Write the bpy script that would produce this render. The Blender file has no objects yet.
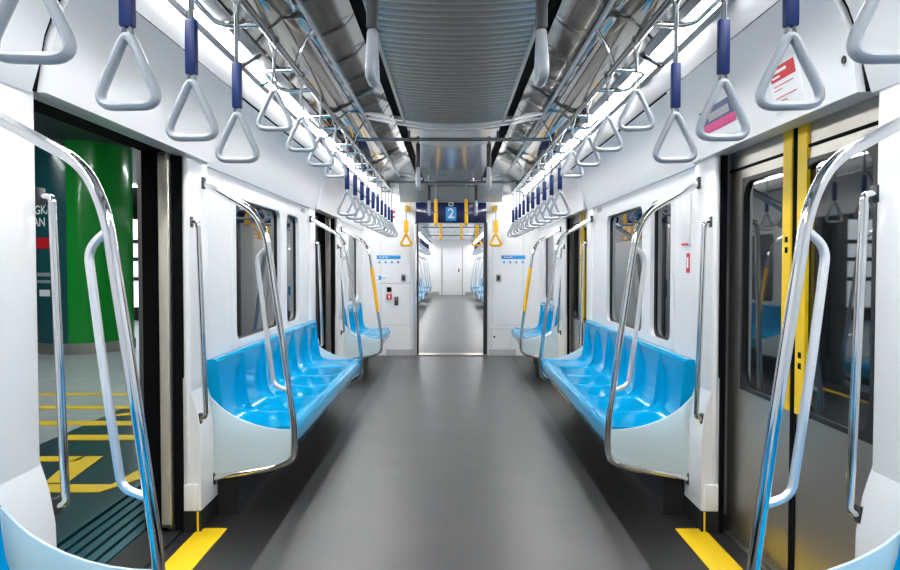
import bpy, bmesh, math, random
from mathutils import Vector, Matrix
random.seed(4)
scene = bpy.context.scene
COL = scene.collection
PI = math.pi

# ------------------------------------------------------------------ materials
def mat(name, color, rough=0.4, metal=0.0, ior=1.45, coat=0.0, emit=None, estr=0.0, bump=None, var=None):
    m = bpy.data.materials.new(name); m.use_nodes = True
    nt = m.node_tree; b = nt.nodes['Principled BSDF']
    b.inputs['Base Color'].default_value = (*color, 1)
    b.inputs['Roughness'].default_value = rough
    b.inputs['Metallic'].default_value = metal
    b.inputs['IOR'].default_value = ior
    b.inputs['Coat Weight'].default_value = coat
    b.inputs['Coat Roughness'].default_value = 0.05
    if emit:
        b.inputs['Emission Color'].default_value = (*emit, 1)
        b.inputs['Emission Strength'].default_value = estr
    tc = None
    if bump or var:
        tc = nt.nodes.new('ShaderNodeTexCoord')
    if bump:
        scale, strength, stretch = bump
        mp = nt.nodes.new('ShaderNodeMapping'); mp.inputs['Scale'].default_value = stretch
        n = nt.nodes.new('ShaderNodeTexNoise'); n.inputs['Scale'].default_value = scale
        n.inputs['Detail'].default_value = 2
        bp = nt.nodes.new('ShaderNodeBump'); bp.inputs['Strength'].default_value = strength
        bp.inputs['Distance'].default_value = 0.02
        nt.links.new(tc.outputs['Object'], mp.inputs['Vector'])
        nt.links.new(mp.outputs['Vector'], n.inputs['Vector'])
        nt.links.new(n.outputs['Fac'], bp.inputs['Height'])
        nt.links.new(bp.outputs['Normal'], b.inputs['Normal'])
    if var:
        scale, lo, hi = var
        n2 = nt.nodes.new('ShaderNodeTexNoise'); n2.inputs['Scale'].default_value = scale
        n2.inputs['Detail'].default_value = 5
        r = nt.nodes.new('ShaderNodeValToRGB')
        r.color_ramp.elements[0].position = 0.3; r.color_ramp.elements[1].position = 0.7
        r.color_ramp.elements[0].color = tuple(c*lo for c in color) + (1,)
        r.color_ramp.elements[1].color = tuple(min(1, c*hi) for c in color) + (1,)
        nt.links.new(tc.outputs['Object'], n2.inputs['Vector'])
        nt.links.new(n2.outputs['Fac'], r.inputs['Fac'])
        nt.links.new(r.outputs['Color'], b.inputs['Base Color'])
    return m

M = {}
M['white'] = mat('white_panel', (.83, .84, .855), .28, coat=.25)
M['endwhite'] = mat('end_wall_white', (.84, .85, .86), .35)
M['cover'] = mat('overhead_cover', (.80, .81, .83), .3, coat=.2)
M['ceil'] = mat('polished_ceiling', (.47, .46, .43), .055, 1.0, bump=(1.3, .07, (1, .8, 1)))
M['ceilpanel'] = mat('ceiling_smooth_panel', (.52, .57, .60), .17, .5)
M['vent'] = mat('vent_slats', (.40, .395, .375), .3, .8)
M['black'] = mat('black_rubber', (.004, .004, .005), .9, ior=1.2)
M['dark'] = mat('dark_equipment', (.012, .012, .014), .6)
M['steel'] = mat('brushed_steel', (.50, .475, .43), .36, 1.0, bump=(60, .03, (1, 1, .05)))
M['chrome'] = mat('chrome_tube', (.72, .73, .75), .09, 1.0)
M['mount'] = mat('mount_plastic', (.035, .036, .04), .4)
M['railmetal'] = mat('rail_tube', (.30, .30, .31), .16, 1.0)
M['edge'] = mat('door_edge_metal', (.62, .57, .48), .45, .3)
M['satin'] = mat('satin_tube', (.86, .87, .89), .28, .75)
M['seat'] = mat('blue_seat_plastic', (.0, .33, .63), .10, ior=1.36)
M['seat'].node_tree.nodes['Principled BSDF'].inputs['Specular IOR Level'].default_value = .3
M['seat'].node_tree.nodes['Principled BSDF'].inputs['Specular Tint'].default_value = (.35, .85, 1, 1)
M['panel'] = mat('pale_partition', (.60, .76, .79), .32, coat=.2)
def translucent():
    m = bpy.data.materials.new('pale_partition'); m.use_nodes = True
    nt = m.node_tree; b = nt.nodes['Principled BSDF']; out = nt.nodes['Material Output']
    b.inputs['Base Color'].default_value = (.88, .96, .97, 1); b.inputs['Roughness'].default_value = .3
    t = nt.nodes.new('ShaderNodeBsdfTranslucent'); t.inputs['Color'].default_value = (.74, .93, .98, 1)
    mx = nt.nodes.new('ShaderNodeMixShader'); mx.inputs['Fac'].default_value = .42
    nt.links.new(b.outputs[0], mx.inputs[1]); nt.links.new(t.outputs[0], mx.inputs[2])
    nt.links.new(mx.outputs[0], out.inputs['Surface'])
    return m
M['panel'] = translucent()
M['upper'] = mat('upper_strip_grey', (.30, .31, .33), .35)
M['line'] = mat('panel_joint_line', (.55, .56, .58), .5)
M['strap'] = mat('strap_webbing', (.20, .22, .24), .5)
M['handle'] = mat('handle_plastic', (.31, .34, .38), .35)
M['sleeve'] = mat('blue_sleeve', (.002, .014, .085), .45, ior=1.3)
M['yellow'] = mat('yellow_plastic', (.90, .48, .005), .4)
M['stripe'] = mat('yellow_tape', (.90, .60, .008), .45)
M['navy'] = mat('navy_header', (.008, .014, .075), .15, coat=.4)
M['signblue'] = mat('sign_blue', (.03, .32, .75), .35)
M['signwhite'] = mat('sign_white', (.85, .87, .9), .4)
M['red'] = mat('sticker_red', (.62, .012, .02), .45)
M['pink'] = mat('sticker_pink', (.62, .03, .20), .45)
M['grey'] = mat('grey_print', (.32, .33, .36), .5)
M['stickernavy'] = mat('sticker_navy', (.02, .04, .16), .4)
M['glass'] = mat('dark_glass', (.010, .013, .016), .025, ior=1.9)
M['glassframe'] = mat('gasket', (.010, .010, .011), .4)
M['lamp'] = mat('lamp_diffuser', (.9, .9, .9), .5, emit=(1.0, .995, .98), estr=24)
M['lampfar'] = mat('lamp_diffuser_far', (.9, .9, .9), .5, emit=(1.0, .99, .98), estr=8)
M['plamp'] = mat('platform_lamp', (.9, .9, .9), .5, emit=(.92, 1.0, .98), estr=9)
M['green'] = mat('green_wrap', (.004, .30, .03), .22, coat=.4)
M['teal'] = mat('teal_wrap', (.012, .085, .10), .25, coat=.3)
M['pfloor'] = mat('platform_tile', (.42, .46, .48), .28, var=(6, .85, 1.1))
M['pdark'] = mat('platform_edge', (.012, .045, .062), .3, var=(8, .8, 1.2))
M['sill'] = mat('sill_plate', (.03, .12, .155), .3, .7)
M['psd'] = mat('screen_door_frame', (.20, .18, .175), .45, .2)
M['pwall'] = mat('platform_wall', (.05, .06, .065), .5)
M['nfloor'] = mat('next_car_floor', (.13, .13, .135), .42, var=(7, .9, 1.1))

# floor: grey aisle with darker bands along both sides (two sheets of vinyl)
def floor_mat():
    m = bpy.data.materials.new('vinyl_floor'); m.use_nodes = True
    nt = m.node_tree; b = nt.nodes['Principled BSDF']
    tc = nt.nodes.new('ShaderNodeTexCoord'); sp = nt.nodes.new('ShaderNodeSeparateXYZ')
    ab = nt.nodes.new('ShaderNodeMath'); ab.operation = 'ABSOLUTE'
    mr = nt.nodes.new('ShaderNodeMapRange')
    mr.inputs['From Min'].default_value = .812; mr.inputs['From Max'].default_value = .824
    n = nt.nodes.new('ShaderNodeTexNoise'); n.inputs['Scale'].default_value = 3; n.inputs['Detail'].default_value = 4
    n3 = nt.nodes.new('ShaderNodeTexNoise'); n3.inputs['Scale'].default_value = 260; n3.inputs['Detail'].default_value = 1
    r = nt.nodes.new('ShaderNodeValToRGB')
    r.color_ramp.elements[0].color = (.076, .075, .077, 1); r.color_ramp.elements[0].position = .3
    r.color_ramp.elements[1].color = (.094, .092, .093, 1); r.color_ramp.elements[1].position = .7
    mx = nt.nodes.new('ShaderNodeMix'); mx.data_type = 'RGBA'
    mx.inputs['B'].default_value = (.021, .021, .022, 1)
    nt.links.new(tc.outputs['Object'], sp.inputs[0]); nt.links.new(sp.outputs['X'], ab.inputs[0])
    nt.links.new(ab.outputs[0], mr.inputs['Value'])
    nt.links.new(tc.outputs['Object'], n.inputs['Vector']); nt.links.new(tc.outputs['Object'], n3.inputs['Vector'])
    nt.links.new(n.outputs['Fac'], r.inputs['Fac'])
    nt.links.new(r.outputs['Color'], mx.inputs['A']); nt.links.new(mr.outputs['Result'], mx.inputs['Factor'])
    nt.links.new(mx.outputs['Result'], b.inputs['Base Color'])
    bp = nt.nodes.new('ShaderNodeBump'); bp.inputs['Strength'].default_value = .12; bp.inputs['Distance'].default_value = .004
    nt.links.new(n3.outputs['Fac'], bp.inputs['Height']); nt.links.new(bp.outputs['Normal'], b.inputs['Normal'])
    b.inputs['Roughness'].default_value = .36
    return m
M['floor'] = floor_mat()

# ------------------------------------------------------------------ mesh tools
class MB:
    def __init__(s): s.bm = bmesh.new()
    def box(s, x0, x1, y0, y1, z0, z1, bev=0.0, seg=2):
        if x0 > x1: x0, x1 = x1, x0
        if y0 > y1: y0, y1 = y1, y0
        v = [s.bm.verts.new(p) for p in ((x0,y0,z0),(x1,y0,z0),(x1,y1,z0),(x0,y1,z0),(x0,y0,z1),(x1,y0,z1),(x1,y1,z1),(x0,y1,z1))]
        f = [s.bm.faces.new([v[i] for i in q]) for q in ((0,3,2,1),(4,5,6,7),(0,1,5,4),(1,2,6,5),(2,3,7,6),(3,0,4,7))]
        if bev:
            es = list({e for q in f for e in q.edges})
            bmesh.ops.bevel(s.bm, geom=es, offset=bev, segments=seg, affect='EDGES', profile=.5)
        return s
    def prism(s, pts, a0, a1, axis='y'):
        # polygon in the plane across the axis, swept along it
        def P(p, a):
            if axis == 'y': return (p[0], a, p[1])
            if axis == 'x': return (a, p[0], p[1])
            return (p[0], p[1], a)
        A = [s.bm.verts.new(P(p, a0)) for p in pts]; B = [s.bm.verts.new(P(p, a1)) for p in pts]
        n = len(pts)
        s.bm.faces.new(A); s.bm.faces.new(B[::-1])
        for i in range(n):
            s.bm.faces.new((A[i], B[i], B[(i+1)%n], A[(i+1)%n]))
        return s
    def tube(s, pts, r, seg=10, closed=False, flat=1.0):
        pts = [Vector(p) for p in pts]; n = len(pts)
        tang = []
        for i in range(n):
            if closed: t = pts[(i+1)%n] - pts[i-1]
            else: t = pts[min(i+1, n-1)] - pts[max(i-1, 0)]
            tang.append(t.normalized())
        up = Vector((0,1,0)) if abs(tang[0].y) < .9 else Vector((1,0,0))
        nrm = (up - tang[0]*up.dot(tang[0])).normalized()
        rings = []
        for i in range(n):
            nrm = (nrm - tang[i]*nrm.dot(tang[i])).normalized()
            bi = tang[i].cross(nrm)
            rings.append([s.bm.verts.new(pts[i] + nrm*(r*flat*math.cos(2*PI*k/seg)) + bi*(r*math.sin(2*PI*k/seg))) for k in range(seg)])
        m = n if closed else n-1
        for i in range(m):
            a, b = rings[i], rings[(i+1)%n]
            for k in range(seg):
                s.bm.faces.new((a[k], a[(k+1)%seg], b[(k+1)%seg], b[k]))
        if not closed:
            s.bm.faces.new(rings[0][::-1]); s.bm.faces.new(rings[-1])
        return s
    def ring(s, x0, x1, out, inn, rad, n=6):
        # rectangular plate (y,z) with a rounded opening, thickness x0..x1
        oy0, oy1, oz0, oz1 = out; iy0, iy1, iz0, iz1 = inn
        cs = [((iy1-rad, iz1-rad), 0, (oy1, oz1)), ((iy0+rad, iz1-rad), PI/2, (oy0, oz1)),
              ((iy0+rad, iz0+rad), PI, (oy0, oz0)), ((iy1-rad, iz0+rad), 1.5*PI, (oy1, oz0))]
        layers = []
        for x in (x0, x1):
            L = []
            for (c, a, o) in cs:
                arc = [s.bm.verts.new((x, c[0]+rad*math.cos(a+k*PI/2/n), c[1]+rad*math.sin(a+k*PI/2/n))) for k in range(n+1)]
                L.append((arc, s.bm.verts.new((x, *o))))
            for i in range(4):
                arc, o = L[i]; arc2, o2 = L[(i+1)%4]
                for k in range(n): s.bm.faces.new((o, arc[k], arc[k+1]))
                s.bm.faces.new((o, arc[-1], arc2[0], o2))
            layers.append(L)
        A, B = layers
        for i in range(4):
            for k in range(n): s.bm.faces.new((A[i][0][k], A[i][0][k+1], B[i][0][k+1], B[i][0][k]))
            s.bm.faces.new((A[i][0][-1], A[(i+1)%4][0][0], B[(i+1)%4][0][0], B[i][0][-1]))
            s.bm.faces.new((A[i][1], A[(i+1)%4][1], B[(i+1)%4][1], B[i][1]))
        return s
    def cyl(s, c, r, z0, z1, seg=24, a0=0, a1=2*PI):
        full = abs(a1-a0-2*PI) < 1e-6
        k = seg if full else seg+1
        ang = [a0+(a1-a0)*i/seg for i in range(k)]
        A = [s.bm.verts.new((c[0]+r*math.cos(a), c[1]+r*math.sin(a), z0)) for a in ang]
        B = [s.bm.verts.new((c[0]+r*math.cos(a), c[1]+r*math.sin(a), z1)) for a in ang]
        for i in range(seg):
            j = (i+1) % k
            s.bm.faces.new((A[i], A[j], B[j], B[i]))
        s.bm.faces.new(A[::-1]); s.bm.faces.new(B)
        return s
    def build(s, name, m, parent=None, shift=None):
        if shift is not None:
            bmesh.ops.translate(s.bm, verts=s.bm.verts, vec=shift)
        bmesh.ops.recalc_face_normals(s.bm, faces=s.bm.faces)
        me = bpy.data.meshes.new(name); s.bm.to_mesh(me); s.bm.free()
        for p in me.polygons: p.use_smooth = True
        me.set_sharp_from_angle(angle=math.radians(38))
        me.materials.append(m)
        o = bpy.data.objects.new(name, me); COL.objects.link(o)
        if parent: o.parent = parent
        return o

def islands(mb, name, m, parent=None, shift=None):
    # one object per connected piece
    bm = mb.bm; bm.verts.index_update(); seen = set(); groups = []
    for v in bm.verts:
        if v.index in seen: continue
        st = [v]; seen.add(v.index); g = []
        while st:
            q = st.pop(); g.append(q)
            for e in q.link_edges:
                w = e.other_vert(q)
                if w.index not in seen: seen.add(w.index); st.append(w)
        groups.append(g)
    outs = []
    for g in groups:
        n = MB(); mp = {v: n.bm.verts.new(v.co) for v in g}
        for f in {f for v in g for f in v.link_faces}:
            n.bm.faces.new([mp[v] for v in f.verts])
        outs.append(n.build(name, m, parent, shift))
    bm.free()
    return outs

def fillet(pts, r, n=6, closed=False):
    pts = [Vector(p) for p in pts]; out = []; N = len(pts)
    for i in range(N):
        if not closed and i in (0, N-1): out.append(pts[i]); continue
        p, a, b = pts[i], pts[i-1], pts[(i+1)%N]
        rr = r[i] if isinstance(r, (list, tuple)) else r
        d1 = (a-p); d2 = (b-p)
        t = min(rr, d1.length*.49, d2.length*.49)
        q0 = p + d1.normalized()*t; q1 = p + d2.normalized()*t
        for k in range(n+1):
            u = k/n
            out.append(q0*(1-u)**2 + p*2*u*(1-u) + q1*u*u)
    return out

def tag(o, label, cat, group=None):
    o['label'] = label; o['category'] = cat
    if group: o['group'] = group
    return o
def thing(name, label, cat, loc=(0,0,0), group=None):
    o = bpy.data.objects.new(name, None); COL.objects.link(o)
    o.empty_display_size = .1; o.location = loc
    return tag(o, label, cat, group)
def struct(o):
    o['kind'] = 'structure'; return o
def sroot(name):
    o = bpy.data.objects.new(name, None); COL.objects.link(o); return struct(o)
def dup(root, loc, label, group=None, rotz=None):
    r = root.copy(); COL.objects.link(r); r.location = loc; r['label'] = label
    if group: r['group'] = group
    if rotz is not None: r.rotation_euler = (0, 0, rotz)
    for ch in list(root.children):
        c = ch.copy(); COL.objects.link(c); c.parent = r
        for g in list(ch.children):
            d = g.copy(); COL.objects.link(d); d.parent = c
    return r
def text_mesh(name, s, size, m, parent, loc, rot, depth=.0008, align='CENTER'):
    cu = bpy.data.curves.new(name, 'FONT'); cu.body = s; cu.size = size
    cu.align_x = align; cu.align_y = 'CENTER'; cu.extrude = depth; cu.offset = size*.012
    t = bpy.data.objects.new(name, cu)
    me = bpy.data.meshes.new_from_object(t)
    bpy.data.objects.remove(t); bpy.data.curves.remove(cu)
    me.name = name; me.materials.clear(); me.materials.append(m)
    o = bpy.data.objects.new(name, me); COL.objects.link(o)
    o.parent = parent; o.location = loc; o.rotation_euler = rot
    return o

ORD = ['nearest', 'second nearest', 'third nearest', 'fourth nearest', 'fifth nearest', 'sixth nearest', 'seventh nearest', 'eighth nearest', 'ninth nearest', 'tenth nearest']
SIDE = {1: 'right', -1: 'left'}
YB, YE = -1.5, 9.40                 # the car runs from behind the camera to its end wall
NY = {1: 1.72, -1: 1.775}              # nearest partition, each side
NE = {1: 1.95, -1: 1.995}             # near edge of the near door
PAN = [1.72, 3.32, 5.84, 7.50]      # where the seat partitions stand
DOORS = [(1.95, 3.13), (6.08, 7.26)]
DY = .013
XS = {1: .825, -1: -.787}          # the rails sit slightly right of the car's middle line
CX = .02

# ------------------------------------------------------------------ the shell
struct(MB().box(-1.40, 1.40, YB, YE+.02, -.06, 0).build('floor', M['floor']))

def wall(side):
    s = side; b = MB()
    for (a, c) in ((YB, NY[s]+.04), (3.36, 5.88), (7.46, YE)):
        wins = WIN[s].get(round(a, 2), [])
        if not wins:
            b.box(s*1.22, s*1.42, a, c, 0, 1.78); continue
        lo, hi = min(w[0] for w in wins)-.06, max(w[1] for w in wins)+.06
        b.box(s*1.22, s*1.42, a, c, 0, .775); b.box(s*1.22, s*1.42, a, c, 1.66, 1.78)
        b.box(s*1.22, s*1.42, a, lo, .775, 1.66); b.box(s*1.22, s*1.42, hi, c, .775, 1.66)
    # pillars beside the doors: rounded corners, the foot swelling into the aisle
    for (a, c) in ((NY[s], NE[s]), (3.13, 3.40), (5.84, 6.08), (7.26, 7.50)):
        b.box(s*1.208, s*1.242, a, c, .02, 1.77, bev=.02, seg=3)
        prof = [(1.23, .72), (1.21, .66), (1.185, .58), (1.168, .48), (1.165, .36), (1.165, .10), (1.25, .10), (1.25, .72)]
        b.prism([(s*p[0], p[1]) for p in prof], a+.008, c-.008)
    o = struct(b.build('wall_' + SIDE[s], M['white']))
    k = MB()
    for (a, c) in ((NY[s], NE[s]), (3.13, 3.40), (5.84, 6.08), (7.26, 7.50)):
        k.box(s*1.163, s*1.243, a-.003, c+.003, 0, .10)
    islands(k, 'skirting', M['dark'], o)
    k = MB()
    for e in (3.13, 7.26):
        k.box(s*1.180, s*1.240, e-.005, e+.02, .102, .225, bev=.002)
    islands(k, 'kick_plate', M['endwhite'], o)
    k = MB()
    for e in (3.13, 7.26):
        k.box(s*1.172, s*1.180, e-.006, e+.004, 0, .10)
    islands(k, 'corner_line', M['stripe'], o)
    # black seal between pillar and door
    k = MB()
    for (a, c) in DOORS:
        a = NE[s] if a < 3 else a
        sx = 1.266 if s == 1 else 1.282
        for (u, v) in ((c-.004, c+.06), (a-.06, a+.004)):
            k.box(s*1.243, s*sx, u, v, 0, 1.80)
            k.box(s*1.338, s*1.42, u, v, 0, 1.80)
        k.box(s*1.262, s*1.42, a+.005, c-.005, 1.767, 1.80)
    islands(k, 'door_seal', M['black'], o)
    return o
WIN = {1: {3.36: [(3.76, 4.14), (4.32, 5.30)], 7.46: [(8.05, 8.85)]},
       -1: {3.36: [(3.84, 4.84), (5.02, 5.42)], 7.46: [(8.05, 8.85)]}}
wall(1); wall(-1)

# windows
wn = 0
for s in (1, -1):
    for key in (3.36, 7.46):
        panes = sorted(WIN[s][key]); wn += 1
        f = MB(); g = MB(); p_ = []
        lo = panes[0][0]-.06
        for i, (a, c) in enumerate(panes):
            hi = c+.06 if i == len(panes)-1 else (c+panes[i+1][0])/2
            f.ring(s*1.212, s*1.27, (lo, hi, .775, 1.66), (a, c, .815, 1.625), .065)
            g.ring(s*1.236, s*1.262, (a-.004, c+.004, .811, 1.629), (a+.010, c-.010, .825, 1.615), .058)
            lo = hi
        w = struct(f.build('window_%d' % wn, M['white']))
        g.build('window_gasket', M['glassframe'], w)
        for (a, c) in panes:
            MB().box(s*1.246, s*1.264, a+.006, c-.006, .82, 1.62).build('pane', M['glass'], w)

# overhead cover panels along both sides, with dark gaps between them
SEG = [(YB, 1.965), (1.99, 3.355), (3.375, 6.03), (6.065, 7.385), (7.41, YE)]
COVER = [(1.192, 1.745), (1.180, 1.82), (1.165, 1.90), (1.135, 1.98), (1.095, 2.05), (1.065, 2.09)]
UP = [(1.060, 2.10), (1.045, 2.14), (1.032, 2.19), (1.03, 2.205)]
tn = 0
for s in (1, -1):
    for i, (a, c) in enumerate(SEG):
        tn += 1
        door = i in (1, 3)
        off = -.012 if door else 0
        pr = [(p[0]+off, p[1]) for p in COVER]
        if not door: pr[0] = (1.205, 1.735)
        poly = pr + [(1.12, 2.13), (1.30, 1.98), (1.42, 1.80), (1.42, 1.77), (1.26, 1.735)]
        if door: poly = pr + [(1.12, 2.13), (1.30, 1.98), (1.42, 1.80), (1.30, 1.765), (1.262, 1.745)]
        t = struct(MB().prism([(s*p[0], p[1]) for p in poly], a, c).build('trim_%d' % tn, M['cover']))
        if not door:
            MB().box(s*1.198, s*1.21, a+.02, c-.02, 1.768, 1.772).build('seam', M['grey'], t)
    # upper strip that carries the lamp, black joint under it
    tn += 1
    up = UP + [(1.10, 2.24), (1.13, 2.14)]
    t = struct(MB().prism([(s*p[0], p[1]) for p in up], YB, YE).build('trim_%d' % tn, M['upper']))
    MB().prism([(s*p[0], p[1]) for p in ((1.068, 2.086), (1.060, 2.104), (1.12, 2.14), (1.12, 2.12))], YB, YE).build('joint', M['black'], t)
    # black gaps behind the panel ends
    g = MB()
    pr = [(p[0]+.012, p[1]) for p in COVER]
    poly = pr + [(1.13, 2.12), (1.36, 1.80), (1.27, 1.76)]
    for k in range(4):
        g.prism([(s*p[0], p[1]) for p in poly], SEG[k][1]-.03, SEG[k+1][0]+.03)
    islands(g, 'panel_gap', M['black'], t)

# ceiling: polished sheets each side of the centre panel
CE = [(.46, 2.385), (.56, 2.42), (.66, 2.437), (.74, 2.437), (.82, 2.41), (.88, 2.35), (.915, 2.285), (.925, 2.268)]
b = MB()
for s in (1, -1):
    poly = CE + [(1.0, 2.33), (.95, 2.42), (.85, 2.50), (.46, 2.50)]
    b.prism([(s*p[0]+CX, p[1]) for p in poly], YB, YE)
b.box(-.46+CX, .46+CX, YB, YE, 2.46, 2.50)
ceil = struct(b.build('ceiling', M['ceil']))
b = MB()
for s in (1, -1):
    b.box(CX+s*.70, CX+s*.716, YB, YE-.1, 2.424, 2.442)
islands(b, 'trim_line', M['signwhite'], ceil)
b = MB()
for s in (1, -1):
    b.box(CX+s*.397, CX+s*.458, 1.0, 5.30, 2.40, 2.455)
    b.box(CX+s*.385, CX+s*.458, 5.62, 9.0, 2.40, 2.455)
islands(b, 'air_slot', M['black'], ceil)
b = MB()
for yy, d in ((5.36, .05), (5.52, .045), (8.95, .06)):
    pts = [(-.72, 2.438), (-.46, 2.388), (-.2, 2.35), (0, 2.343), (.2, 2.35), (.46, 2.388), (.72, 2.438)]
    b.prism([(q[0]+CX, q[1]) for q in pts + [(.72, 2.46), (-.72, 2.46)]], yy, yy+d)
islands(b, 'cross_trim', M['satin'], ceil)

# ribbed ventilation panel over the aisle
vent = thing('ceiling_vent', 'long ribbed grey ventilation panel in the middle of the ceiling', 'vent', (CX, 0, 2.34))
b = MB(); y = 1.0; pr = []
n = 58; p = (5.34-1.0)/n
def vz(x): return 2.345 + .025*(x/.38)**2
rows = []
for i in range(n):
    y0 = 1.0+i*p
    for (dy, dz) in ((0, .016), (.10, .004), (.25, 0), (.5, 0), (.65, .004), (.75, .016), (.88, .02)):
        rows.append((y0+dy*p, dz))
xs = [-.38, -.28, -.15, 0, .15, .28, .38]
vv = [[b.bm.verts.new((x, yy, vz(x)+dz)) for x in xs] for (yy, dz) in rows]
for i in range(len(rows)-1):
    for k in range(len(xs)-1):
        b.bm.faces.new((vv[i][k], vv[i][k+1], vv[i+1][k+1], vv[i+1][k]))
b.build('slats', M['vent'], vent, (0, 0, -2.34))
b = MB()
for s in (1, -1): b.box(s*.375, s*.395, 1.0, 5.34, 2.362, 2.43)
islands(b, 'side_frame', M['vent'], vent, (0, 0, -2.34))
b = MB().prism([(-.38, 2.37), (-.2, 2.352), (0, 2.347), (.2, 2.352), (.38, 2.37), (.38, 2.43), (-.38, 2.43)], 5.60, 8.94, )
bmesh.ops.translate(b.bm, verts=b.bm.verts, vec=(CX, 0, 0))
o = b.build('ceiling_panel', M['ceilpanel'])
tag(o, 'smooth bluish ceiling panel beyond the ribbed vent', 'panel')

# lamp strips: frame and diffuser
li = 0
for s in (1, -1):
    for i, (a, c) in enumerate(((-.60, 3.30), (3.36, 5.30), (5.36, 7.30), (7.36, 9.30))):
        t = thing('ceiling_light', '%s strip light in the row above the %s hand rail' % (ORD[i], SIDE[s]), 'light', (s*.98, a, 2.24), 'strip lights along the car')
        sh = (-s*.98, -a, -2.24)
        MB().prism([(s*x, z) for x, z in ((.955, 2.250), (1.008, 2.219), (1.012, 2.226), (.959, 2.257))], a+.01, c-.01).build('diffuser', M['lamp'], t, sh)
        f = MB()
        f.prism([(s*x, z) for x, z in ((.922, 2.270), (.955, 2.249), (.962, 2.262), (.93, 2.285))], a, c)
        f.prism([(s*x, z) for x, z in ((1.008, 2.217), (1.032, 2.203), (1.036, 2.212), (1.014, 2.230))], a, c)
        f.prism([(s*x, z) for x, z in ((.93, 2.265), (1.02, 2.211), (1.03, 2.225), (.945, 2.278))], a, a+.01)
        f.prism([(s*x, z) for x, z in ((.93, 2.265), (1.02, 2.211), (1.03, 2.225), (.945, 2.278))], c-.01, c)
        islands(f, 'lamp_frame', M['upper'], t, sh)
# backing above the lamps
b = MB()
for s in (1, -1):
    b.prism([(s*x, z) for x, z in ((.93, 2.29), (1.035, 2.225), (1.10, 2.30), (.98, 2.36))], YB, YE)
islands(b, 'lamp_backing', M['upper'], ceil)

# wall behind the camera
struct(MB().box(-1.42, 1.42, YB-.1, YB, -.06, 2.5).build('wall_back', M['cover']))

# ------------------------------------------------------------------ end wall with gangway
b = MB()
for s in (1, -1):
    b.box(s*.50, s*1.42, YE, YE+.10, 0, 2.5)
b.box(-.5, .5, YE, YE+.10, 1.836, 2.5)
we = struct(b.build('wall_end', M['endwhite']))
# sloping glossy fascia above the header
MB().prism([(9.05, 2.385), (9.38, 2.12), (9.40, 2.12), (9.40, 2.42), (9.05, 2.42)], -.70, .70, axis='x').build('fascia', M['ceilpanel'], we)
k = MB()
for s in (1, -1): k.box(s*.53, s*.90, YE-.012, YE, 0, .085)
islands(k, 'skirting', M['line'], we)
g = MB()
def outline(x0, x1, z0, z1, w=.006):
    g.box(x0, x1, YE-.0015, YE+.01, z0, z0+w); g.box(x0, x1, YE-.0015, YE+.01, z1-w, z1)
    g.box(x0, x0+w, YE-.0015, YE+.01, z0, z1); g.box(x1-w, x1, YE-.0015, YE+.01, z0, z1)
outline(-.97, -.56, .42, 1.0); outline(.57, 1.0, .42, 2.0); outline(.56, .83, .10, .37); outline(-.97, -.56, 1.0, 2.0)
islands(g, 'panel_line', M['line'], we)
# header and jambs
hd = thing('door_header', 'dark navy header board above the gangway opening carrying the number sign', 'header', (0, YE, 1.83))
MB().box(-.485, .485, YE-.03, YE-.001, 1.832, 2.115, bev=.006).build('board', M['navy'], hd, (0, -YE, -1.83))
bl = MB()
for sx in (-.33, .33): bl.box(sx-.008, sx+.008, YE-.036, YE-.028, 1.95, 2.10)
islands(bl, 'strip', M['stickernavy'], hd, (0, -YE, -1.83))
sg = thing('car_number_sign', 'square blue sign with a white figure 2 over the gangway', 'sign', (0, YE-.03, 1.86))
pl_ = MB().box(-.072, .072, -.012, 0, 0, .19, bev=.003).build('plate', M['signblue'], sg)
text_mesh('number', '2', .19, M['signwhite'], pl_, (0, -.0135, .095), (PI/2, 0, 0))
cm = thing('camera_dome', 'small grey camera box on the header above the blue number sign', 'camera', (0, YE-.03, 2.06))
MB().box(-.035, .035, -.05, 0, 0, .05, bev=.012).build('housing', M['satin'], cm)
MB().box(-.022, .022, -.053, -.048, .012, .035, bev=.002).build('lens_window', M['black'], cm)
for s in (1, -1):
    j = MB().box(s*.450, s*.50, YE-.03, YE+.12, 0, 1.84, bev=.004)
    struct(j.build('trim_%d' % (40+s), M['mount']))
struct(MB().box(-.5, .5, YE-.06, YE+.14, 0, .018, bev=.004).build('trim_42', M['steel']))
dl = thing('sliding_door', 'steel edge of the open sliding gangway door at the left jamb', 'door', (-.462, YE-.045, .02))
MB().box(-.045, -.008, -.014, .012, 0, 1.80, bev=.004).build('door_edge', M['satin'], dl)
MB().tube(fillet([(0, -.008, .80), (0, -.04, .82), (0, -.04, 1.02), (0, -.008, 1.04)], .02), .008, 8).build('pull_handle', M['dark'], dl)

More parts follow.
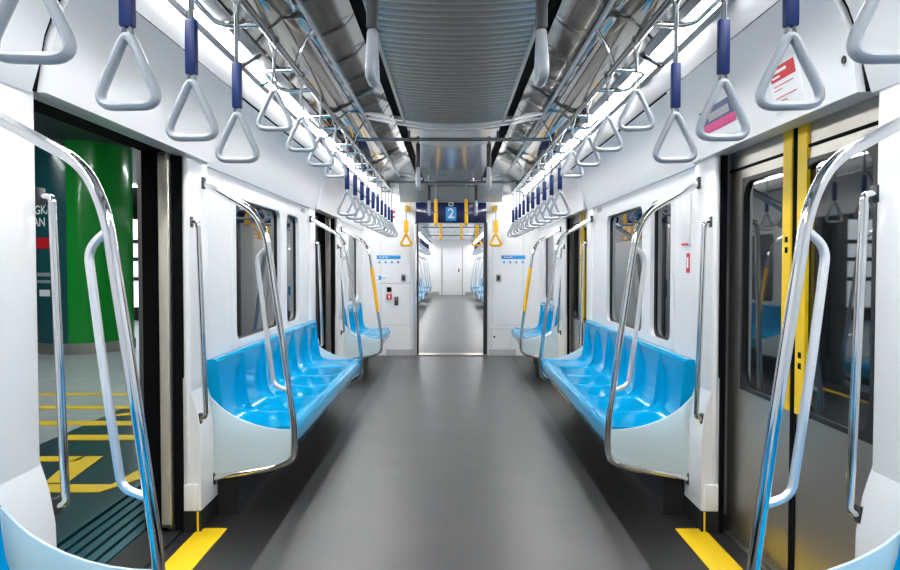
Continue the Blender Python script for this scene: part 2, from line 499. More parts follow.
def place_box(name, label, cat, x, z, w, h, m, d=.02, extra=None):
    t = thing(name, label, cat, (x, YE, z))
    MB().box(-w/2, w/2, -d, 0, -h/2, h/2, bev=min(.006, d*.3)).build('plate' if d < .01 else 'case', m, t)
    if extra: extra(t, d)
    return t
for s in (1, -1):
    t = place_box('info_strip', 'blue information strip with small icons high on the %s end wall' % SIDE[s], 'sign', s*.86, 1.362, .33, .05, M['signblue'], .004)
    ic = MB()
    for k in range(4):
        cx = -.13+k*.087
        ic.box(cx-.014, cx+.014, -.004, 0, -.085, -.055)
    islands(ic, 'icon', M['signblue'], t)
    tx = MB()
    for (u, w) in ((-.13, .03), (-.09, .03), (-.05, .04)): tx.box(u, u+w, -.0055, -.003, -.006, .006)
    islands(tx, 'lettering', M['signwhite'], t)
    def sw(t, d):
        MB().box(-.018, .018, -d-.006, -d, -.03, .03, bev=.003).build('button', M['dark'], t)
    place_box('door_switch', 'small dark grey switch box beside the %s gangway jamb' % SIDE[s], 'switch', s*.655, 1.075, .065, .10, M['grey'], .02, sw)
def logo(t, d):
    tx = MB()
    tx.prism([(-.055, -.03), (-.015, -.03), (-.002, 0), (-.015, .03), (-.055, .03), (-.04, 0)], -d-.001, -d+.001).build('emblem', M['signblue'], t)
    tx = MB()
    for k, w in enumerate((.05, .03)): tx.box(.01, .01+w, -d-.001, -d+.001, .004-k*.016, .010-k*.016)
    islands(tx, 'lettering', M['grey'], t)
place_box('small_sticker', 'white sticker with a blue emblem on the left end wall', 'sticker', -.955, 1.075, .14, .075, M['signwhite'], .003, logo)
place_box('control_cover', 'small square black control cover above the red alarm box', 'switch', -.855, .915, .065, .065, M['black'], .02)
def alarm(t, d):
    MB().box(-.012, .012, -d-.004, -d, -.022, .022).build('call_button', M['signwhite'], t)
place_box('alarm_box', 'small red alarm box with a white button on the left end wall', 'alarm', -.855, .815, .075, .075, M['red'], .02, alarm)
def grille(t, d):
    k = MB()
    for q in range(4): k.box(-.012, .012, -d-.002, -d, .01+q*.012, .016+q*.012)
    islands(k, 'speaker_grille', M['grey'], t)
place_box('intercom', 'dark upright intercom unit right of the red alarm box', 'intercom', -.755, .755, .055, .12, M['mount'], .025, grille)
kb = thing('hatch_lock', 'small dark round lock on the low hatch of the right end wall', 'lock', (.60, YE, .26))
k = MB().cyl((0, 0), .014, 0, .012, 16); o = k.build('knob', M['dark'], kb); o.rotation_euler = (PI/2, 0, 0)
rs = thing('warning_stickers', 'red and white notice high on the left end wall by the strap row', 'sticker', (-.80, YE, 1.95))
MB().box(-.035, .035, -.003, 0, -.06, .06).build('plate', M['signwhite'], rs)
MB().box(-.03, .03, -.004, -.002, .015, .055).build('red_mark', M['red'], rs)
MB().box(-.03, .03, -.004, -.002, -.05, -.02).build('red_mark', M['red'], rs)

# ------------------------------------------------------------------ doors
def leaf_set(name, s, y0, y1, lab=None):
    d = sroot(name); ym = (y0+y1)/2+DY
    for sg in (1, -1):
        a, c = (ym+.006, y1+.03) if sg == 1 else (y0-.03, ym-.006)
        ga, gc = (ym+.05, y1-.12) if sg == 1 else (y0+.12, ym-.05)
        lf = MB().ring(s*1.292, s*1.330, (a, c, .02, 1.79), (ga, gc, .70, 1.62), .085).build('door_leaf', M['steel'], d)
        MB().ring(s*1.286, s*1.312, (ga-.006, gc+.006, .694, 1.626), (ga+.012, gc-.012, .712, 1.608), .075).build('gasket', M['glassframe'], lf)
        MB().box(s*1.300, s*1.315, ga+.004, gc-.004, .704, 1.616).build('pane', M['glass'], lf)
        st = (ym+.022, ym+.088) if sg == 1 else (ym-.088, ym-.022)
        MB().box(s*1.2835, s*1.2965, st[0], st[1], .69, 1.765).build('yellow_stripe', M['stripe'], lf)
        mk = MB()
        for zz in (1.33, 1.29, .90, .86): mk.box(s*1.2825, s*1.284, st[0]+.022, st[0]+.044, zz, zz+.022)
        islands(mk, 'printed_mark', M['black'], lf)
        if sg == 1:
            MB().box(s*1.286, s*1.296, ym+.125, ym+.15, .53, .645, bev=.004).build('handle_recess', M['black'], lf)
        MB().box(s*1.288, s*1.296, a+.003, c-.003, 1.667, 1.679).build('gap_line', M['black'], lf)
        rb = (ym, ym+.024) if sg == 1 else (ym-.024, ym)
        MB().box(s*1.289, s*1.325, rb[0]+.002, rb[1]-.002, .02, 1.78).build('rubber_edge', M['black'], lf)
    MB().box(s*1.27, s*1.40, y0, y1, -.005, .012).build('door_sill', M['steel'], d)
    return d
leaf_set('door_1', 1, *DOORS[0]); leaf_set('door_2', 1, *DOORS[1])
# left doors slid open into their pockets: only the leading edges show
for k, (a, c) in enumerate(DOORS):
    d = sroot('door_%d' % (3+k))
    a = NE[-1] if a < 3 else a
    for (u, v) in ((c-.035, c+.30), (a-.30, a+.035)):
        lf = MB().box(-1.336, -1.283, u, v, .03, 1.76, bev=.012, seg=3).build('door_leaf', M['steel'], d)
        e = u if v > c else v
        MB().box(-1.330, -1.287, e-.004, e+.004, .05, 1.74, bev=.003).build('edge_strip', M['edge'] if k == 0 else M['psd'], lf)
    MB().box(-1.42, -1.25, a, c, -.005, .012).build('door_sill', M['dark'], d)

# yellow warning strips on the floor by each door
for s in (1, -1):
    for i, (a, c) in enumerate(DOORS):
        xi = 1.055 if i == 0 else (1.07 if s == 1 else 1.12)
        o = MB().box(s*xi, s*1.19, a+.03, c+.04, .0, .006, bev=.002).build('floor_warning_strip', M['stripe'])
        tag(o, 'yellow strip on the floor before the %s %s door' % (('near', 'far')[i], SIDE[s]), 'floor marking', 'yellow door strips')

# ------------------------------------------------------------------ benches
def seat_mesh(s, w):
    P = [(1.205, .776), (1.195, .779), (1.180, .780), (1.164, .777), (1.154, .765), (1.149, .70), (1.143, .63), (1.137, .56), (1.130, .507), (1.118, .470), (1.092, .448), (1.05, .438),
         (.98, .433), (.92, .436), (.87, .442), (.835, .446), (.81, .446), (.792, .440), (.781, .425), (.778, .40), (.782, .365), (.79, .335), (.80, .318), (.825, .308)]
    us = [-1, -.99, -.97, -.94, -.91, -.87, -.8, -.65, -.35, 0, .35, .65, .8, .87, .91, .94, .97, .99, 1]
    b = MB(); rows = []
    for u in us:
        sink = .030*(1-abs(u)**18) - (.002 if abs(u) > .99 else 0)
        row = []
        for i, (x, z) in enumerate(P):
            k = 0
            if 4 <= i <= 9: k = (.0, .55, 1.0, 1.25, 1.3, 1.05)[i-4]
            elif 10 <= i <= 14: k = .2
            elif 15 <= i <= 17: k = .1
            dx = dz = 0
            if 4 <= i <= 9: dx = sink*k*.95; dz = -sink*k*.2*(i-4)/5
            elif i == 10: dx = sink*.5; dz = -sink*.35
            elif i >= 11: dz = -sink*k
            row.append((s*(x+dx), u*w/2, z+dz))
        row += [(s*1.15, u*w/2, .30), (s*1.205, u*w/2, .36)]
        rows.append([b.bm.verts.new(q) for q in row])
    n = len(rows[0])
    for i in range(len(rows)-1):
        for k in range(n):
            b.bm.faces.new((rows[i][k], rows[i][(k+1)%n], rows[i+1][(k+1)%n], rows[i+1][k]))
    b.bm.faces.new(rows[0]); b.bm.faces.new(rows[-1][::-1])
    return b
def bench(s, y0, y1, n, label):
    t = thing('seat_bench', label, 'bench', (s*1.0, y0, 0), 'blue seat benches')
    w = (y1-y0)/n
    first = None
    for i in range(n):
        if first is None:
            first = seat_mesh(s, w-.004).build('seat', M['seat'], t, (-s*1.0, 0, 0)); o = first
        else:
            o = first.copy(); COL.objects.link(o)
        o.location = (0, (i+.5)*w, 0)
    MB().box(s*.86, s*1.20, y0+.01, y1-.01, .26, .312).build('bench_frame', M['dark'], t, (-s*1.0, -y0, 0))
    MB().box(s*1.06, s*1.215, y0+.02, y1-.02, .0, .26).build('heater_box', M['dark'], t, (-s*1.0, -y0, 0))
    return t
BEN = {}
for s in (1, -1):
    BEN[s, 0] = bench(s, 3.345, 5.815, 6, 'long bench of six glossy blue seats under the %s window' % SIDE[s])
    BEN[s, 1] = bench(s, 7.525, 8.74, 3, 'far short blue bench near the end wall on the %s' % SIDE[s])
    BEN[s, 2] = bench(s, -.78, 1.70, 6, 'nearest blue bench behind the %s foreground panel' % SIDE[s])

# ------------------------------------------------------------------ seat partitions: pole, loop, pale panel
POLE = [(1.205, 1.64), (.955, 1.505), (.900, 1.385), (.822, .845), (.770, .44), (.775, .285), (.87, .248), (1.175, .195)]
LOOP = [(.892, 1.335), (.948, 1.285), (.908, .94), (.868, .655), (.806, .632)]
PANEL = [(1.185, .205), (.88, .252), (.80, .285), (.782, .33), (.782, .436), (.84, .438), (.90, .446), (.96, .460), (1.02, .482), (1.07, .506), (1.11, .531), (1.14, .556), (1.168, .585), (1.185, .605)]
def partition(s, y, label, yellow=False):
    t = thing('seat_partition', label, 'partition', (s*1.0, y, 0), 'seat partitions with grab poles')
    sh = (-s*1.0, 0, 0)
    path = fillet([(s*x, 0, z) for x, z in POLE], [0, .07, .09, .25, .2, .11, .06, 0], 8)
    gp = MB().tube(path, .0165, 14).build('grab_pole', M['chrome'], t, sh)
    if yellow:
        MB().tube([(s*x, 0, z) for x, z in ((.876, 1.22), (.842, .985), (.808, .735))], .0195, 14).build('yellow_grip', M['yellow'], gp, sh)
    else:
        MB().tube(fillet([(s*x, 0, z) for x, z in LOOP], [0, .06, .2, .06, 0], 8), .0115, 12).build('grab_loop', M['satin'], t, sh)
    MB().prism([(s*x, z) for x, z in PANEL], -.005, .005).build('end_panel', M['panel'], t, sh)
    m = MB()
    m.box(s*1.194, s*1.212, -.018, .018, 1.615, 1.672, bev=.005); m.box(s*1.16, s*1.18, -.018, .018, .165, .225, bev=.005)
    islands(m, 'pole_mount', M['mount'], gp, sh)
    return t
for s in (1, -1):
    n = SIDE[s]
    partition(s, NY[s], 'nearest chrome grab pole and pale panel in the %s foreground' % n)
    partition(s, PAN[1], 'grab pole and pale panel at the near end of the %s long bench' % n)
    partition(s, PAN[2], 'grab pole and pale panel at the far end of the %s long bench' % n)
    partition(s, PAN[3], 'yellow-gripped grab pole at the far short bench on the %s' % n, True)

# vertical grab bars on the door pillars
def grab_bar(s, y, label):
    t = thing('door_grab_bar', label, 'grab bar', (s*1.19, y, .5), 'upright bars beside the doors')
    sh = (-s*1.19, 0, -.5)
    MB().tube(fillet([(s*1.212, 0, 1.445), (s*1.178, 0, 1.445), (s*1.150, 0, .535), (s*1.176, 0, .525)], .025), .0125, 12).build('bar', M['chrome'], t, sh)
    m = MB()
    m.box(s*1.204, s*1.216, -.018, .018, 1.42, 1.47, bev=.003); m.box(s*1.170, s*1.182, -.016, .016, .50, .55, bev=.003)
    islands(m, 'bar_mount', M['mount'], t, sh)
for s in (1, -1):
    n = SIDE[s]
    grab_bar(s, 1.945 if s == 1 else 2.01, 'nearest upright chrome bar on the %s foreground pillar' % n)
    grab_bar(s, 3.17, 'upright bar between the near %s door and the long bench' % n)
    grab_bar(s, 6.06, 'upright bar on the near side of the far %s door' % n)
    grab_bar(s, 7.28, 'upright bar on the far side of the far %s door' % n)

# ------------------------------------------------------------------ rails, cross bars and straps
RX, RZ = .805, 2.24
def rail(s, y0, y1, label):
    t = thing('hand_rail', label, 'rail', (XS[s], y0, RZ), 'overhead hand rails')
    MB().tube([(0, 0, 0), (0, (y1-y0)/2, 0), (0, y1-y0, 0)], .0165, 14).build('tube', M['railmetal'], t)
    y = y0+.98
    br = None
    while y < y1-.1:
        if br is None:
            b = MB()
            b.tube(fillet([(0, -.20, -.004), (s*.17, -.20, -.010), (s*.17, .20, -.010), (0, .20, -.004)], .14, 8), .0135, 12)
            b.tube([(s*.165, 0, -.010), (s*.19, 0, -.005), (s*.235, 0, -.03)], .011, 8)
            br = b.build('rail_bracket', M['chrome'], t); o = br
        else:
            o = br.copy(); COL.objects.link(o)
        o.location = (0, y-y0, 0)
        y += 1.05
    b = MB(); y = y0+.75
    while y < y1-.1:
        b.tube(fillet([(0, y-y0, .0), (-s*.03, y-y0, .09), (-s*.095, y-y0, .19)], .06, 5), .008, 8); y += 2.1
    islands(b, 'ceiling_stay', M['chrome'], t)
    return t
for s in (1, -1):
    rail(s, .6, 9.36, 'long chrome hand rail running overhead along the %s side' % SIDE[s])

def tri_path(w, h, z0):
    return fillet([(0, 0, z0), (-w/2, 0, z0-h), (w/2, 0, z0-h)], [.04, .055, .055], 7, closed=True)
def make_strap(name, label, group, kind, col, hcol, hh=.185):
    t = thing(name, label, 'hand strap', (0, 0, 0), group)
    if kind == 'long': zt, sl = -.425, (-.255, -.42)
    elif kind == 'yellow': zt, sl = -.35, (-.18, -.345)
    elif kind == 'short': zt, sl = -.205, None
    else: zt, sl = -.215, (-.035, -.225)
    b = MB()
    for q in (1, -1):
        path = [(0, 0, .020), (q*.015, 0, .018), (q*.022, 0, .002), (q*.018, 0, -.016), (q*.004, 0, -.05)]
        if kind in ('long', 'yellow'): path += [(q*.004, 0, -.16), (q*.004, 0, zt+.03), (q*.013, 0, zt-.025)]
        elif kind == 'short': path += [(q*.002, 0, -.11), (q*.014, 0, zt-.025)]
        else: path += [(q*.004, 0, -.15), (q*.010, 0, zt-.02)]
        b.tube(path, .004, 6, flat=2.4)
    b.box(-.006, .006, -.009, .009, -.075, -.045)
    st_ = b.build('strap', M['strap'] if kind != 'yellow' else M['handle'], t)
    if sl:
        w = {'long': .017, 'yellow': .030, 'bar': .024}[kind]
        MB().box(-w, w, -w*.75, w*.75, sl[1], sl[0], bev=.005).build('sleeve', col, st_)
    r_ = .0115 if kind != 'yellow' else .016
    MB().tube(tri_path(.172, hh, zt), r_, 12, closed=True, flat=1.5).build('handle', hcol, t)
    return t
long0 = make_strap('hand_strap', '', 'blue-sleeved hand straps', 'long', M['sleeve'], M['handle'])
short0 = make_strap('hand_strap', '', 'short plain hand straps', 'short', M['sleeve'], M['handle'])
yel0 = make_strap('hand_strap', '', 'yellow hand straps', 'yellow', M['yellow'], M['yellow'], .165)
dark0 = make_strap('hand_strap', '', 'cross bar hand straps', 'bar', M['mount'], M['handle'])
used = set()
def put(proto, loc, label, group=None, rot=0):
    if proto.name not in used:
        used.add(proto.name); proto.location = loc; proto.rotation_euler = (0, 0, rot); proto['label'] = label
        if group: proto['group'] = group
        return proto
    return dup(proto, loc, label, group, rot)
NL = [1.285, 1.67, 2.08, 2.52]; NS = [3.05, 3.60, 4.13, 4.66]; FL = [5.17+i*.43 for i in range(10)]
for s in (1, -1):
    x = XS[s]
    n = SIDE[s]
    for i, y in enumerate(NL):
        put(long0, (x, y, RZ), '%s blue-sleeved hand strap over the near %s door' % (ORD[i], n), 'blue-sleeved straps by the near doors', random.uniform(-.12, .12))
    for i, y in enumerate(NS):
        put(short0, (x, y, RZ), '%s short plain hand strap before the %s long bench' % (ORD[i], n), None, random.uniform(-.12, .12))
    for i, y in enumerate(FL):
        put(long0, (x, y, RZ), '%s blue-sleeved strap in the far row on the %s' % (ORD[i], n), 'blue-sleeved straps of the far rows', random.uniform(-.08, .08))
BARZ = RZ+.031
for i, y in enumerate((2.34, 5.57, 8.40)):
    place = ('under the ribbed vent, nearest the camera', 'just beyond the ribbed vent', 'nearest the end wall')[i]
    c = thing('cross_bar', 'chrome bar crossing the ceiling ' + place, 'rail', (CX, y, BARZ), 'cross bars between the rails')
    MB().tube([(-RX-.02, 0, 0), (0, 0, 0), (RX+.02, 0, 0)], .0145, 14).build('tube', M['railmetal'], c)
    cl = MB()
    for s in (1, -1):
        cl.box(s*RX-.022, s*RX+.022, -.02, .02, -.045, .016, bev=.006)
        cl.tube([(s*.36, 0, .0), (s*.36, 0, .068)], .009, 8)
    islands(cl, 'bar_clamp', M['mount'], c)
    for s in (1, -1):
        put(dark0, (CX+s*.288, y, BARZ), '%s of the two straps on the cross bar %s' % (SIDE[s], place), None, PI/2)
# yellow straps by the end wall
for s in (1, -1):
    a = thing('strap_arm', 'short yellow-tipped chrome arm high on the %s of the end wall' % SIDE[s], 'bracket', (s*.60, YE, 2.03), 'strap arms on the end wall')
    MB().tube([(0, -.005, 0), (0, -.20, 0), (0, -.36, 0)], .014, 12).build('arm', M['chrome'], a)
    MB().box(-.04, .04, -.06, 0, -.04, .04, bev=.01).build('arm_mount', M['yellow'], a)
    put(yel0, (s*.60, YE-.28, 2.03), 'yellow hand strap with triangular grip %s of the gangway' % SIDE[s], 'yellow straps beside the gangway')
c = thing('cross_bar', 'thin bar in front of the gangway header with two yellow straps', 'rail', (0, 9.0, 2.30))
MB().tube([(-.32, 0, 0), (0, 0, 0), (.32, 0, 0)], .011, 12).build('tube', M['railmetal'], c)
b = MB()
for s in (1, -1): b.tube([(s*.30, 0, 0), (s*.30, 0, .075)], .008, 8)
islands(b, 'bar_stay', M['chrome'], c)
for s in (1, -1):
    put(yel0, (s*.20, 9.0, 2.30), '%s yellow strap seen edge-on before the navy header' % SIDE[s], 'yellow straps before the header', PI/2)

# ------------------------------------------------------------------ stickers on the right wall
def tilted(name, label, y, zc, w, h, parts):
    # on the sloping cover of the right near door; x follows the panel
    t = thing(name, label, 'sticker', (1.160, y, zc))
    t.rotation_euler = (0, math.radians(-12), 0)
    for (nm, u0, u1, v0, v1, m, lift) in parts:
        MB().box(-.006-lift, .006, u0, u1, v0, v1).build(nm, m, t)
    return t
tilted('safety_notice', 'white notice with a red heading on the cover over the right door', 2.37, 1.865, .18, .17,
       [('sheet', -.10, .10, -.08, .08, M['signwhite'], 0), ('heading', -.085, .085, .026, .074, M['red'], .001),
        ('lettering', -.03, .075, .052, .062, M['signwhite'], .002), ('lettering', .02, .075, .036, .042, M['signwhite'], .002),
        ('text_line', -.06, .075, .008, .011, M['red'], .001), ('text_line', .02, .075, -.006, -.003, M['red'], .001),
        ('text_line', -.07, .075, -.032, -.029, M['red'], .001), ('text_line', .0, .075, -.046, -.043, M['red'], .001)])
tilted('etiquette_sticker', 'navy and pink sticker on the cover left of the red notice', 2.95, 1.865, .36, .15,
       [('sheet', -.19, .19, -.075, .075, M['signwhite'], 0), ('navy_band', -.19, .19, .008, .075, M['stickernavy'], .001), ('pink_band', -.17, .17, -.03, .008, M['pink'], .001), ('picture', -.12, .10, .018, .05, M['grey'], .002)])
bt = thing('cover_lock', 'round dark lock on the cover right of the red notice', 'lock', (1.166, 2.03, 1.85))
o = MB().cyl((0, 0), .012, -.006, .006, 16).build('cylinder', M['dark'], bt); o.rotation_euler = (0, PI/2, 0)
cd = thing('card_holder', 'white card holder with red edge on the wall by the right window', 'holder', (1.22, 3.52, 1.475))
MB().box(-.012, 0, -.055, .055, -.13, .13, bev=.003).build('card', M['endwhite'], cd)
MB().box(-.0135, -.001, -.05, .05, -.128, -.118).build('red_edge', M['red'], cd)
ra = thing('alarm_label', 'small red and white label under the card holder', 'sticker', (1.22, 3.50, 1.255))
MB().box(-.003, 0, -.022, .022, -.05, .05).build('plate', M['red'], ra)
MB().box(-.004, 0, -.010, .010, -.025, .030).build('symbol', M['signwhite'], ra)
for s in (1, -1):
    t = thing('number_plate', 'small grey plate on the %s wall above the window' % SIDE[s], 'plate', (s*1.22, 5.6, 1.70))
    MB().box(-s*.004, 0, -.07, .07, -.018, .018).build('plate', M['grey'], t)

# ------------------------------------------------------------------ gangway and the next car
b = MB()
for s in (1, -1): b.box(s*.52, s*.60, YE+.12, 10.4, 0, 2.15)
b.box(-.6, .6, YE+.12, 10.4, 2.12, 2.2)
struct(b.build('gangway_wall', M['endwhite']))
struct(MB().box(-.6, .6, YE+.02, 10.4, -.06, 0).build('gangway_floor', M['nfloor']))
NY0, NY1 = 10.4, 29.0
struct(MB().box(-1.4, 1.4, NY0, NY1, -.06, 0).build('next_car_floor', M['nfloor']))
for s in (1, -1):
    struct(MB().box(s*1.22, s*1.3, NY0, NY1, 0, 2.1).prism([(s*x, z) for x, z in ((1.22, 1.75), (1.15, 1.95), (1.03, 2.15), (1.3, 2.2), (1.3, 1.75))], NY0, NY1).build('next_car_wall', M['endwhite']))
    b = MB().box(s*.55, s*1.3, NY0, NY0+.06, 0, 2.3)
    struct(b.build('next_car_end', M['endwhite']))
    for i, (a, c) in enumerate(((10.6, 16.6), (16.7, 22.7), (22.8, 28.8))):
        t = thing('ceiling_light', '%s strip light of the next car on the %s' % (ORD[i], SIDE[s]), 'light', (s*.98, a, 2.2), 'strip lights of the next car')
        MB().box(-.06, .06, 0, c-a, -.012, .0).build('diffuser', M['lampfar'], t)
        MB().box(-.075, .075, 0, c-a, .0, .02).build('lamp_frame', M['satin'], t)
struct(MB().box(-1.3, 1.3, NY0, NY1, 2.34, 2.4).build('next_car_ceiling', M['ceilpanel']))
struct(MB().box(-1.3, 1.3, NY1, NY1+.1, 0, 2.4).build('next_car_end_wall', M['endwhite']))
fd = thing('cab_door', 'white door in the end wall of the next car, far off', 'door', (.05, NY1, 0))
MB().box(-.42, .42, -.03, 0, 0, 2.05, bev=.01).build('door_leaf', M['endwhite'], fd)
fr = MB()
for u in (-.45, .42): fr.box(u, u+.03, -.035, 0, 0, 2.08)
islands(fr, 'door_frame', M['grey'], fd)
MB().box(.26, .31, -.05, -.03, .98, 1.12).build('handle', M['dark'], fd)
k = MB()
for (u, v) in ((-1.1, -.5), (.6, 1.1)): k.box(u, v, NY1-.02, NY1, 0, .14)
[struct(q) for q in islands(k, 'baseboard_end', M['steel'])]
PB = []
for s in (1, -1):
    n = SIDE[s]
    for i, (y0, cnt) in enumerate(((15.4, 6), (19.6, 6), (23.8, 6))):
        dup(BEN[s, 0], (s*1.0, y0, 0), '%s blue bench of the next car on the %s' % (ORD[i], n), 'benches of the next car')
protoP = {s: [o for o in bpy.data.objects if o.name.startswith('seat_partition') and o.get('label', '').endswith('near end of the %s long bench' % SIDE[s])][0] for s in (1, -1)}
railp = {s: [o for o in bpy.data.objects if o.name.startswith('hand_rail') and SIDE[s] in o['label']][0] for s in (1, -1)}
for s in (1, -1):
    n = SIDE[s]
    for i, y in enumerate((15.38, 17.9, 19.58, 22.1, 23.78, 26.3)):
        dup(protoP[s], (s*1.0, y, 0), '%s grab pole of the next car on the %s' % (ORD[i], n), 'grab poles of the next car')
    dup(railp[s], (XS[s], 10.6, RZ), 'near length of the %s hand rail in the next car' % n, 'rails of the next car')
    dup(railp[s], (XS[s], 19.8, RZ), 'far length of the %s hand rail in the next car' % n, 'rails of the next car')
    for i in range(4):
        put(yel0, (XS[s], 11.5+i*.42, RZ), '%s yellow strap on the %s rail of the next car' % (ORD[i], n), 'yellow straps of the next car')
    for i in range(10):
        put(long0, (XS[s], 16.6+i*.8, RZ), '%s blue-sleeved strap on the %s rail of the next car' % (ORD[i], n), 'blue-sleeved straps of the next car')
for i, y in enumerate((13.2, 18.2, 23.0)):
    c = thing('cross_bar', '%s bar crossing the next car beyond the gangway' % ORD[i], 'rail', (0, y, BARZ), 'cross bars of the next car')
    MB().tube([(-RX-.02, 0, 0), (0, 0, 0), (RX+.02, 0, 0)], .0145, 12).build('tube', M['railmetal'], c)
    if i == 0:
        for s in (1, -1):
            put(yel0, (s*.20, y, BARZ), '%s yellow strap on the nearest cross bar of the next car' % SIDE[s], 'yellow straps on the far cross bar', PI/2)
ga = thing('strap_arm', 'short chrome arm just inside the next car', 'bracket', (.43, 11.3, 2.10))
MB().tube([(0, -.25, 0), (0, .25, 0)], .014, 10).build('arm', M['chrome'], ga)
MB().tube([(0, .2, 0), (0, .2, .24)], .01, 8).build('arm_stay', M['chrome'], ga)
put(yel0, (.43, 11.3, 2.10), 'yellow hand strap just inside the next car on the right', 'yellow strap inside the next car')

# ------------------------------------------------------------------ the platform seen through the open left door
struct(MB().box(-12, -2.87, -4, 22, -.06, -.004).build('platform_floor', M['pfloor']))
struct(MB().box(-2.87, -1.76, -4, 22, -.06, -.004).build('platform_edge', M['pdark']))
b = MB().box(-1.76, -1.43, -1, 9, -.07, -.03)
for i in range(5):
    b.box(-1.745+i*.062, -1.703+i*.062, -1, 9, -.03, -.010)
b.box(-1.78, -1.755, -1, 9, -.04, .0)
struct(b.build('platform_sill', M['sill']))
struct(MB().box(-12, -1.55, -4, 22, 3.0, 3.1).build('platform_ceiling', M['pwall']))
struct(MB().box(-12.1, -12, -4, 22, 0, 3.0).build('platform_wall', M['pwall']))
struct(MB().box(-12, -1.9, 22, 22.1, 0, 3.0).build('platform_end_wall', M['pwall']))
def mark(name, label, boxes, polys=()):
    b = MB()
    for (x0, x1, y0, y1) in boxes: b.box(x0, x1, y0, y1, -.004, .0)
    for p in polys: b.prism(p, -.004, .0, axis='z')
    tag(b.build(name, M['stripe']), label, 'floor marking', 'yellow queue markings on the platform')
mark('platform_line', 'farthest thin yellow line across the platform floor', [(-4.3, -2.0, 6.50, 6.60)])
mark('platform_line', 'third yellow line across the platform counted from the arrow', [(-4.0, -2.0, 5.88, 6.00)], [[(-2.85, 5.58), (-2.60, 5.87), (-2.60, 5.64)]])
mark('platform_line', 'second yellow line across the platform counted from the arrow', [(-3.6, -1.95, 5.27, 5.41)])
mark('platform_line', 'short yellow line across the dark platform edge just beyond the arrow', [(-2.80, -1.88, 4.82, 4.96)])
mark('platform_arrow', 'bent yellow arrow marking on the dark platform edge', [(-2.75, -2.38, 4.29, 4.40)], [[(-2.40, 4.40), (-2.27, 4.40), (-2.20, 3.86), (-2.33, 3.86), (-2.42, 4.26)]])
mark('platform_corner_line', 'yellow line bending along the platform edge by the sill', [(-2.75, -1.93, 3.70, 3.83)], [[(-1.93, 3.70), (-1.93, 3.83), (-1.86, 4.6), (-1.79, 4.6), (-1.79, 3.98)]])

# platform screen door frame beside the open door
ps = thing('screen_door_frame', 'dark metal platform screen door frame outside the open left door', 'door frame', (-1.70, 3.80, 0))
sh = (1.70, -3.80, 0)
MB().box(-1.752, -1.645, 3.80, 5.9, .0, 2.4, bev=.006).build('post', M['psd'], ps, sh)
MB().box(-1.80, -1.60, 0.6, 5.9, 2.02, 2.45, bev=.006).build('top_beam', M['psd'], ps, sh)
MB().box(-1.642, -1.636, 3.9, 5.8, .2, 1.98).build('pane', M['glass'], ps, sh)
ps2 = thing('screen_door_frame', 'dark platform screen door frame outside the far left door', 'door frame', (-1.70, 7.5, 0))
MB().box(-.07, .055, 0, 1.9, .0, 2.4, bev=.006).build('post', M['psd'], ps2)
MB().box(.058, .064, .1, 1.8, .2, 1.98).build('pane', M['glass'], ps2)

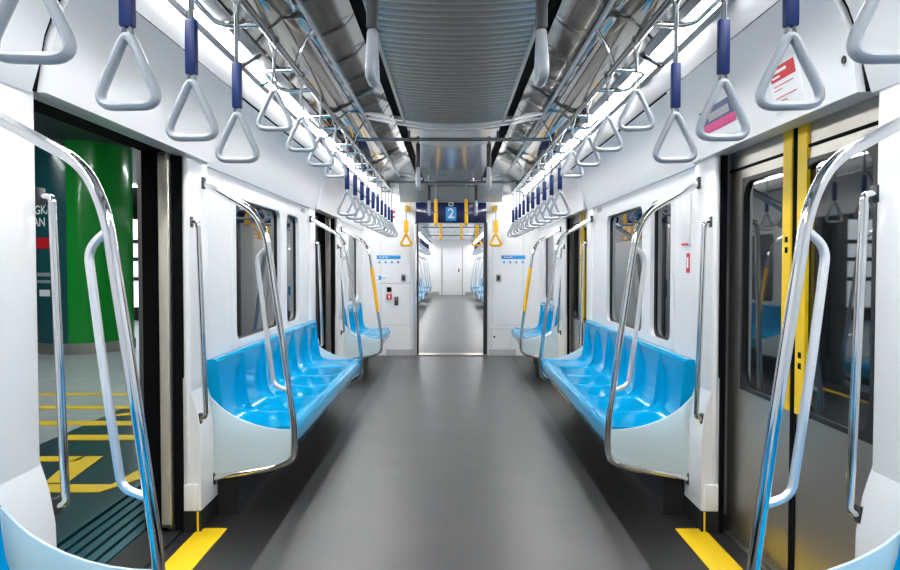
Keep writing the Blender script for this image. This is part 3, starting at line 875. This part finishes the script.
# round column wrapped in green, its left side printed dark
cx, cy, R = -5.46, 10.15, .655
co = thing('platform_column', 'large round column with green wrap outside the open left door', 'column', (cx, cy, 0))
cut = math.radians(-82)
MB().cyl((0, 0), R, .14, 3.0, 48, cut, cut+math.radians(200)).build('green_wrap', M['green'], co)
MB().cyl((0, 0), R+.004, .14, 3.0, 32, cut-math.radians(160), cut).build('dark_wrap', M['teal'], co)
MB().cyl((0, 0), R+.02, 0, .15, 48).build('base_ring', M['steel'], co)
ang = math.radians(-112)
def ontext(s, z, size, a=ang, m=M['signwhite']):
    text_mesh('lettering', s, size, m, co, ((R+.012)*math.cos(a), (R+.012)*math.sin(a), z), (PI/2, 0, a+PI/2))
ontext('GKA', 2.02, .17); ontext('AN K', 1.85, .17)
k = MB(); 
for (z, h, m, w) in ((1.56, .15, 'red', .16), (1.12, .05, 'grey', .14), (1.02, .04, 'grey', .14), (.86, .09, 'signwhite', .10)):
    a = ang
    o = MB().box(-w, w, -.004, .004, -h/2, h/2).build('printed_block', M[m], co)
    o.location = ((R+.006)*math.cos(a), (R+.006)*math.sin(a), z); o.rotation_euler = (0, 0, a+PI/2)

# platform lamps and light boxes
for i, (x, y) in enumerate(((-2.7, .8), (-3.2, 3.5), (-3.2, 7.0), (-6.5, 7.5), (-3.2, 12.5), (-7.0, 14.0))):  # first lamp is unseen, added to brighten the screen door post
    o = MB().box(x-.15, x+.15, y-.9, y+.9, 2.96, 3.0).build('platform_lamp', M['plamp'])
    tag(o, 'long lamp in the platform ceiling, %s to the train door' % ORD[i], 'light', 'lamps over the platform')
lb = thing('light_box', 'pale lit advertising box beyond the green column', 'sign', (-7.2, 15.5, 0))
MB().box(-.9, 1.2, 0, .2, .3, 2.3, bev=.02).build('screen', mat('lit_poster', (.8, .85, .9), .4, emit=(.75, .85, .95), estr=.7), lb)
fr = MB()
for z in (.9, 1.35, 1.75): fr.box(-.92, 1.22, -.02, 0, z, z+.09)
islands(fr, 'cross_frame', M['dark'], lb)
MB().box(-.7, .9, .03, .17, 0, .3).build('foot', M['dark'], lb)

# ------------------------------------------------------------------ world, camera, colour
w = bpy.data.worlds.new('World'); scene.world = w; w.use_nodes = True
w.node_tree.nodes['Background'].inputs['Color'].default_value = (.02, .022, .025, 1)
w.node_tree.nodes['Background'].inputs['Strength'].default_value = 1.0

cam = bpy.data.cameras.new('Camera'); co_ = bpy.data.objects.new('Camera', cam); COL.objects.link(co_)
F = 680.0
cam.sensor_width = 36; cam.lens = F/900*36; cam.clip_start = .02; cam.clip_end = 200
co_.location = (0, 0, 1.24)
co_.rotation_euler = (PI/2 - math.atan(19/F), 0, math.atan(1.0/F))
scene.camera = co_

scene.view_settings.view_transform = 'Standard'
scene.view_settings.look = 'None'
scene.view_settings.gamma = 1
scene.view_settings.exposure = 1.42
